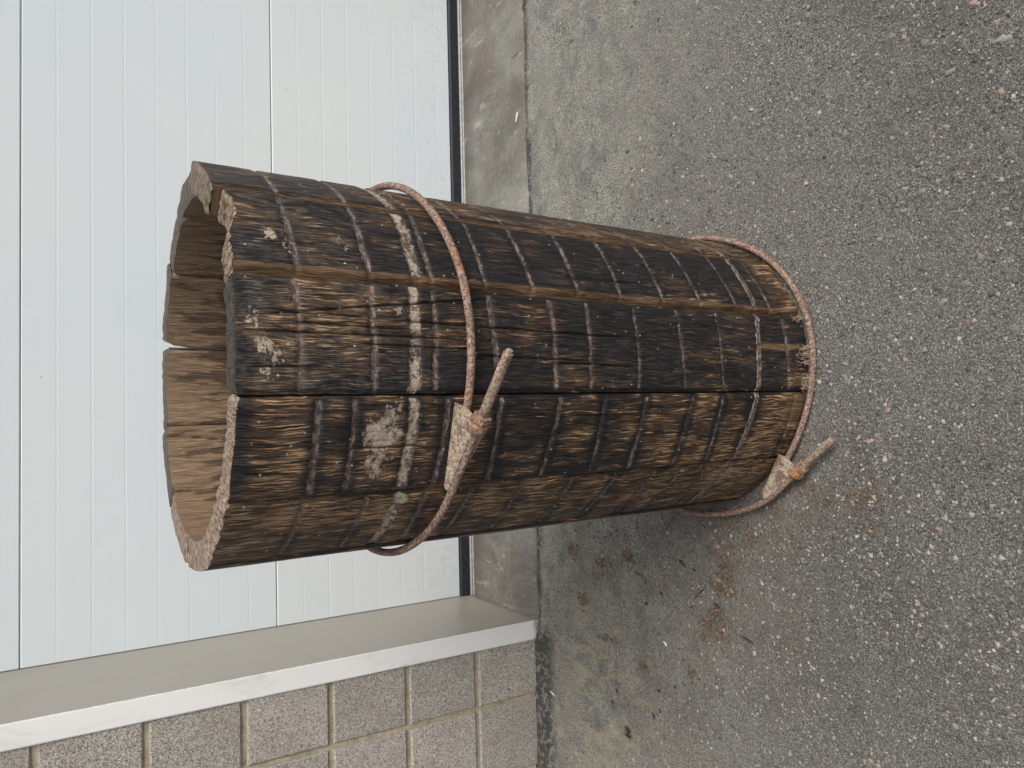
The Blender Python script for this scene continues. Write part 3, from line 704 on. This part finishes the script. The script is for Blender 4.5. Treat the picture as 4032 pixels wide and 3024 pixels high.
    Rin = Ro-TH+.001*(fbm(arc*200, Zg*9, seed+98, 3)-.5)+.0025*(1-sstep(0, .004, ez))+.002*(rs.rand()-.5)
    if abs(mid % 360-32) < 8:                                        # split in a bore stave
        uc = .36+.02*(fbm(Zg*12, Zg*0, seed)-.5); ck = sstep(.0022, .0004, np.abs(Tg-uc)*Wd)*(Fg == 1)*.9; Rin = Rin+.004*ck; crack = np.maximum(crack, ck)
    if abs(mid % 360-124.5) < 8:
        uc = .14+.12*sstep(1.0, .86, Zg); ck = sstep(.0026, .0006, np.abs(Tg-uc)*Wd)*(Fg == 1)*sstep(.84, .9, Zg); Rin = Rin+.005*ck; crack = np.maximum(crack, ck)
    # foot: worn back, slightly rounded
    foot = sstep(.07, 0, Zg-GZ); Rout = Rout-.002*foot*fbm(arc*30, Zg*0, seed+99)+foot*np.interp(np.degrees(ang) % 360, [200, 236, 262, 285, 320, 340], [.001, .002, .006, .009, .006, .001])
    Rr = np.where(outer, Rout, Rin)
    # keep the gap between staves parallel
    gl = np.where(Tg < .5, gapl, 0); gr = np.where(Tg >= .5, gapr, 0); wgt = np.abs(Tg-.5)*2
    gapz = (gl-gr)*wgt*(1+.8*(fbm(Zg*4, Zg*0+i, seed+77)-.3))
    if abs(mid % 360-62.8) < 8: gapz = gapz-.004*sstep(.88, 1., Tg)*sstep(.955, .99, Zg)
    A = ang+gapz/Rr
    Xg = Rr*np.cos(A); Yg = Rr*np.sin(A)
    V = np.stack([Xg, Yg, Zg-GZ], -1); nl = 2*(NU+1)
    inn = Fg.copy(); endg = np.zeros_like(Zg)
    rim = sstep(.0012, .0, Zt-Zg)*.5; endg = rim*(1 if vis else .6)
    at = dict(sc=np.stack([arc+i*.37, Zg, np.full_like(Zg, i*.71)], -1).reshape(-1, 3), burn=burn, groove=groove, mortar=mort, clean=clean, inner=inn, endgrain=endg, dust=dust*outer, crack=crack)
    F = [grid_faces(nl, NZ, True)]
    # top and bottom: radial rows from outer to inner edge
    VV = [V.reshape(-1, 3)]; base = NZ*nl
    NR = 9 if vis else 5
    extra = {k: [] for k in at}
    for end in (NZ-1, 0):
        o_ = V[end, :NU+1]; i_ = V[end, NU+1:][::-1]
        rows = []
        for r in range(1, NR):
            q = r/NR; P = o_*(1-q)+i_*q
            if end: P = P+np.array([0, 0, 1.])*(((.005 if vis else .003)*(fbm(t*16+r*1.7, t*0+r*1.3+i, seed+120, 3)-.5)*min(1, 4*q*(1-q))+.0015))[:, None]
            rows.append(P)
        rows = np.array(rows); VV.append(rows.reshape(-1, 3)); n_ = (NR-1)*(NU+1)
        rows = np.concatenate([[o_], rows, [i_]]); VV[-1] = rows.reshape(-1, 3); n_ = (NR+1)*(NU+1)
        ids = base+np.arange(n_).reshape(NR+1, NU+1)
        q4 = np.stack([ids[:-1, :-1], ids[:-1, 1:], ids[1:, 1:], ids[1:, :-1]], -1).reshape(-1, 4)
        F.append(q4 if end else q4[:, ::-1]); base += n_
        tz = np.tile(t*Wd, NR+1); rz = np.repeat(np.arange(0, NR+1)/NR*TH, NU+1)
        extra['sc'].append(np.stack([tz+i*.37, rz+2.0+i, np.full(n_, i*.3)], -1))
        dk = .9 if 260 < mid % 360 < 289 else .1 if 139 < mid % 360 < 232 else .62 if (not vis) else .55 if mid % 360 > 318 else .1
        for k in extra:
            if k == 'sc': continue
            extra[k].append(np.full(n_, 1. if k == 'endgrain' else dk if k == 'burn' else 0.))
    att = {}
    for k in at: att[k] = np.concatenate([np.asarray(at[k]).reshape(-1, 3) if k == 'sc' else np.asarray(at[k]).ravel()]+extra[k])
    me = mesh('stave', np.concatenate(VV), np.concatenate(F), M['wood'], True, att)
    o = link('stave', me, barrel)
    return o
staves = [make_stave(i) for i in range(12)]

# ------------------------------------------------------------------ hoops
def tube(path, rad, seg=12, cap=True):
    P = np.asarray(path, float); n = len(P); rad = np.broadcast_to(rad, n)
    T = np.gradient(P, axis=0); T /= np.linalg.norm(T, axis=1)[:, None]
    ref = np.array([0, 0, 1.])
    B = np.cross(T, ref); B /= np.linalg.norm(B, axis=1)[:, None]; N = np.cross(B, T)
    a = np.linspace(0, 2*np.pi, seg, endpoint=False)
    V = P[:, None]+rad[:, None, None]*(np.cos(a)[None, :, None]*N[:, None]+np.sin(a)[None, :, None]*B[:, None])
    V = V.reshape(-1, 3); F = [list(map(int, f)) for f in grid_faces(seg, n, True)]
    if cap:
        F.append(list(range(seg))[::-1]); F.append([(n-1)*seg+k for k in range(seg)])
    return V, F
def smooth_closed(keys, n):
    """keys: (angle deg increasing, r, z) -> arrays sampled with cosine-smooth interpolation"""
    k = np.array(keys, float); a = np.linspace(k[0, 0], k[-1, 0], n)
    r = np.interp(a, k[:, 0], k[:, 1]); z = np.interp(a, k[:, 0], k[:, 2])
    ker = np.hanning(25); ker /= ker.sum(); pad = 12
    f = lambda v: np.convolve(np.pad(v, pad, 'edge'), ker, 'valid')
    return a, f(r), f(z)
def make_hoop(keys, tip, thread_len, part_label):
    """rod from its caught end (first key) round the staves, then straight on to the threaded tip"""
    a, r, z = smooth_closed(keys, 260); ar = np.radians(a)
    P = np.stack([BX+r*np.cos(ar), BY+r*np.sin(ar), z], -1)
    tip = np.array(tip); P0 = P[-1]; D = tip-P0; L = np.linalg.norm(D); D /= L
    m = int((L-thread_len)/.004)
    S = P0[None]+D[None]*(np.arange(1, m+1)*.004)[:, None]
    # soften the knee
    A = np.concatenate([P, S]); 
    for _ in range(30): A[1:-1] = .25*A[:-2]+.5*A[1:-1]+.25*A[2:]
    ln = np.arange(len(A))
    rad = .0058+.0009*(fbm(ln*.06, ln*0., 301)-.5)+.0003*(vnoise(ln*.3, ln*0.+3, 302)-.5)
    loc = np.array([BX, BY, GZ])
    V, F = tube(A-loc, rad, 14)
    V = V+(.0004*(np.random.RandomState(4).rand(len(V), 3)-.5))
    h = link('hoop', mesh('hoop', V, F, M['rust'], True), barrel); h['label'] = part_label
    # threaded end: fine ridges
    st = A[-1]; n = int(thread_len/.0016); q = np.arange(n)*.0016
    rr = np.where(np.arange(n) % 2 == 0, .0068, .0046); rr[-2:] = .0044; rr[:3] = .0055
    T = st[None]+D[None]*q[:, None]
    V, F = tube(T-loc, rr, 14); link('threaded_end', mesh('threaded_end', V, F, M['thread'], False), h)
    # local frame of the shoe: t along the thread, n outwards, u up
    tdir = D; u = np.array([0, 0, 1.])-tdir*tdir[2]; u /= np.linalg.norm(u); nn = np.cross(tdir, u)   # horizontal, outwards
    c = P0+np.array([0, 0, 0.]); mid = np.array([BX, BY, c[2]])
    if nn@(c-mid) < 0: nn = -nn
    return h, st, tdir, nn, u, loc

def make_shoe(h, st, td, nn, u, loc, L, wide_up, wide_dn, back, back_dn, seed):
    """cast wedge: two wings meeting in a ridge under the rod, growing from the tip to a blunt end with a boss"""
    rs = np.random.RandomState(seed)
    ns = 16; secs = []
    for k in range(ns+1):
        q = k/ns; base = st+td*(-L*(1-q)-.004)
        wu = .009+(wide_up-.009)*q**1.05; wd = .0062+(wide_dn-.0062)*q**1.1; bk = .010+(back-.010)*q; bd = .003+(back_dn-.003)*q
        # section, going round: the rod lies in a trough between two wings that run back to the staves
        pts = [(-.0005, .0064), (-.0030, .0090), (-bk*.5, .5*wu+.0045), (-bk+.001, wu), (-bk-.0045, wu-.002), (-bk*.75-.006, .35*wu), (-.013, 0.),
               (-bd*.6-.008, -.5*wd), (-bd-.0055, -wd+.002), (-bd-.001, -wd-.001), (-bd*.5-.001, -.6*wd-.003), (-.0025, -.0082), (-.0005, -.0064), (-.0045, -.0045), (-.0060, 0), (-.0045, .0045)]
        secs.append([base+nn*a+u*b+(rs.rand(3)-.5)*.0004 for a, b in pts])
    S = np.array(secs); n = S.shape[1]
    V = (S-loc).reshape(-1, 3); F = [list(map(int, f)) for f in grid_faces(n, ns+1, True)]
    F.append(list(range(n))[::-1]); F.append([ns*n+i for i in range(n)])
    o = link('clamp_shoe', mesh('clamp_shoe', V, F, M['shoe'], False), h)
    # blunt end: collar round the thread with a thick lip over the caught rod
    def ring(t0, t1, rad, seg, name, mat, rot=0., cu=0., cn=0., bev=.15):
        V = []; qs = [(t0, .82), (t0+(t1-t0)*bev, 1), (t1-(t1-t0)*bev, 1), (t1, .82)]
        for tt, k in qs:
            for i in range(seg):
                a = rot+2*math.pi*i/seg; rr = rad*k*(1+.05*(rs.rand()-.5))
                V.append(st+td*tt+nn*(cn+rr*math.cos(a))+u*(cu+rr*math.sin(a))-loc)
        F = [list(map(int, f)) for f in grid_faces(seg, 4, True)]; F.append(list(range(seg))[::-1]); F.append([3*seg+i for i in range(seg)])
        return link(name, mesh(name, V, F, mat), h)
    ring(-.017, -.0012, .0150, 14, 'collar', M['collar'], 0, .001, -.002, bev=.22)
    ring(-.0005, .0110, .0125, 6, 'nut', M['collar'], .3, bev=.10)
    return o

h1 = make_hoop([(249.5, .2940, .713), (256, .2950, .709), (264, .2960, .707), (285, .2965, .704), (300, .2965, .708), (320, .2955, .714), (341, .2965, .719), (360, .2985, .723), (400, .297, .726), (450, .296, .727),
                (520, .295, .724), (553, .2935, .718), (568, .2940, .713), (581, .2965, .709), (590, .297, .708)],
               (.650, -1.022, .709), .116, 'upper rusty rod hoop with wedge shoe and long threaded end')
make_shoe(*h1, .122, .020, .022, .040, .007, 1)
h2 = make_hoop([(231, .293, .004), (236, .2915, -.001), (247, .2885, -.004), (259, .291, -.0055), (269, .294, -.006), (278, .298, -.006), (288, .301, -.006), (298, .299, -.006), (309, .296, -.006), (320, .2925, -.005), (331, .289, -.002), (347, .2875, .006), (400, .288, .012), (460, .288, .014),
                (520, .290, .012), (537, .2925, .010), (554, .298, .009), (568, .308, .009), (577, .3205, .009)],
               (.519, -.971, .010), .094, 'lower rusty rod hoop lying round the foot of the barrel')
make_shoe(*h2, .092, .024, .012, .036, .004, 2)

# ------------------------------------------------------------------ frayed splinters at the foot
def make_fibres(z_lo, z_hi, a_lo, a_hi, n, seed, stave):
    rs = np.random.RandomState(seed); V = []; F = []
    for _ in range(n):
        a = math.radians(a_lo+(a_hi-a_lo)*(rs.randint(5)+.55*rs.randn()*.6+.5)/5); z = z_lo+(z_hi-z_lo)*rs.rand()**1.6; r = Rz(z)+.0055
        L = .010+.024*rs.rand()**1.4; w_ = .0004+.0005*rs.rand(); out = .2+.8*rs.rand()**1.3; sw = .7*(rs.rand()-.5)
        p = np.array([r*math.cos(a), r*math.sin(a), z-GZ]); nrm = np.array([math.cos(a), math.sin(a), 0]); tg = np.array([-math.sin(a), math.cos(a), 0])
        d = np.array([0, 0, 1.])*(1 if rs.rand() < .7 else -.6); b = len(V); seg = 5
        for k in range(seg):
            q = k/(seg-1); c = p+(d*(1-.35*q)+nrm*out*q*1.2+tg*sw*q)*L*q; ww = w_*(1-.85*q)
            V += [c+tg*ww, c-tg*ww, c+nrm*ww]
        for k in range(seg-1):
            for e in range(3):
                i0 = b+3*k+e; i1 = b+3*k+(e+1) % 3; F.append((i0, i1, i1+3, i0+3))
    o = link('frayed_splinters', mesh('frayed_splinters', np.array(V), [tuple(f) for f in F], M['fibre']), stave); o['kind'] = 'stuff'; return o
make_fibres(.002, .022, 270, 277.5, 60, 21, staves[9])
make_fibres(.0, .014, 261, 266.5, 60, 22, staves[9])
make_fibres(.0, .018, 286, 288.5, 22, 23, staves[9])

# ------------------------------------------------------------------ litter on the ground
def chip(L, W, H, seed):
    rs = np.random.RandomState(seed); n = 7; V = []; F = []
    bend = .5*(rs.rand()-.5)
    for k in range(n):
        q = k/(n-1); x = (q-.5)*L; w_ = W*(.25+.75*math.sin(math.pi*min(max(q, .06), .94)))*(.8+.4*rs.rand()); y = bend*L*(q-.5)**2
        for (a, b) in ((-.5, 0.), (-.28, .8), (.25, 1.), (.5, .1), (0, -.25)): V.append((x, y+a*w_, b*H*(.7+.5*rs.rand())))
    for f in grid_faces(5, n, True): F.append(list(map(int, f)))
    F.append([0, 1, 2, 3, 4][::-1]); F.append([(n-1)*5+i for i in range(5)])
    return V, F
def litter(name, x0, y0, x1, y1, W, H, mat, label, cat, seed, group=None, z=GZ):
    a = px_z(x0, y0, z); b = px_z(x1, y1, z); L = float(np.hypot(*(b-a)[:2]))
    me = mesh(name, *chip(L, W, H, seed), M[mat]); o = link(name, me); c = (a+b)/2
    o.location = (c[0], c[1], z+.0016); o.rotation_euler = (0, 0, math.atan2(b[1]-a[1], b[0]-a[0])); tag(o, label, cat, group)
q6 = lambda x, y: (2000+x/2.011, 2200+y/2.011)
G = 'bark slivers scattered on the asphalt'
for k, (xa, ya, xb, yb, w_) in enumerate([(1360, 5, 1412, 66, .004), (1470, 78, 1494, 96, .0035), (1482, 310, 1566, 230, .002), (1640, 350, 1682, 384, .004), (862, 1028, 874, 1064, .005), (826, 1118, 840, 1148, .006),
                                        (1188, 1040, 1212, 1056, .006), (1202, 1186, 1212, 1222, .004), (1152, 1218, 1166, 1270, .0045), (1325, 1000, 1334, 1030, .005), (1090, 350, 1112, 358, .006), (1210, 265, 1224, 285, .006)]):
    litter('bark_sliver', *q6(xa, ya), *q6(xb, yb), w_, .003, 'sliver', 'small dark bark sliver lying on the asphalt by the block wall', 'wood sliver', 40+k, G)
litter('twig', *q6(1850, 608), *q6(1938, 656), .0035, .003, 'sliver', 'straight black twig, the longest dark scrap on the asphalt', 'twig', 60)
litter('bark_chip', *q6(934, 1330), *q6(968, 1374), .012, .003, 'sliver', 'oval black bark chip touching a second broader chip', 'bark chip', 61)
litter('bark_chip', *q6(938, 1386), *q6(974, 1410), .015, .003, 'sliver', 'broad black bark chip beside a narrower oval one', 'bark chip', 62)
for k, (xa, ya, xb, yb, w_) in enumerate([(1018, 116, 1044, 128, .008), (1084, 172, 1106, 182, .008), (1224, 190, 1250, 204, .010), (1160, 832, 1178, 850, .010)]):
    litter('rust_flake', *q6(xa, ya), *q6(xb, yb), w_, .003, 'flake', 'orange rust flake lying on the stained asphalt', 'rust flake', 70+k, 'rust flakes on the asphalt')
litter('paper_scrap', *q6(1238, 655), *q6(1264, 690), .008, .002, 'husk', 'crumpled white scrap lying alone on the asphalt', 'paper scrap', 80)
litter('wood_shaving', *q6(342, 1046), *q6(378, 1086), .004, .003, 'husk', 'curled white shaving at the foot of the block wall', 'wood shaving', 81)
litter('seed_husk', 2040, 442, 2034, 480, .009, .003, 'husk', 'white seed husk lying on the concrete threshold', 'seed husk', 82, None, -.001)
litter('dry_leaf', 2206, 418, 2198, 446, .010, .002, 'leaf', 'small yellow dry leaf on the asphalt in front of the threshold', 'leaf', 83)
litter('straw', 2018, 228, 2042, 204, .0025, .002, 'leaf', 'thin straw lying at the edge of the concrete threshold', 'straw', 84, None, -.001)
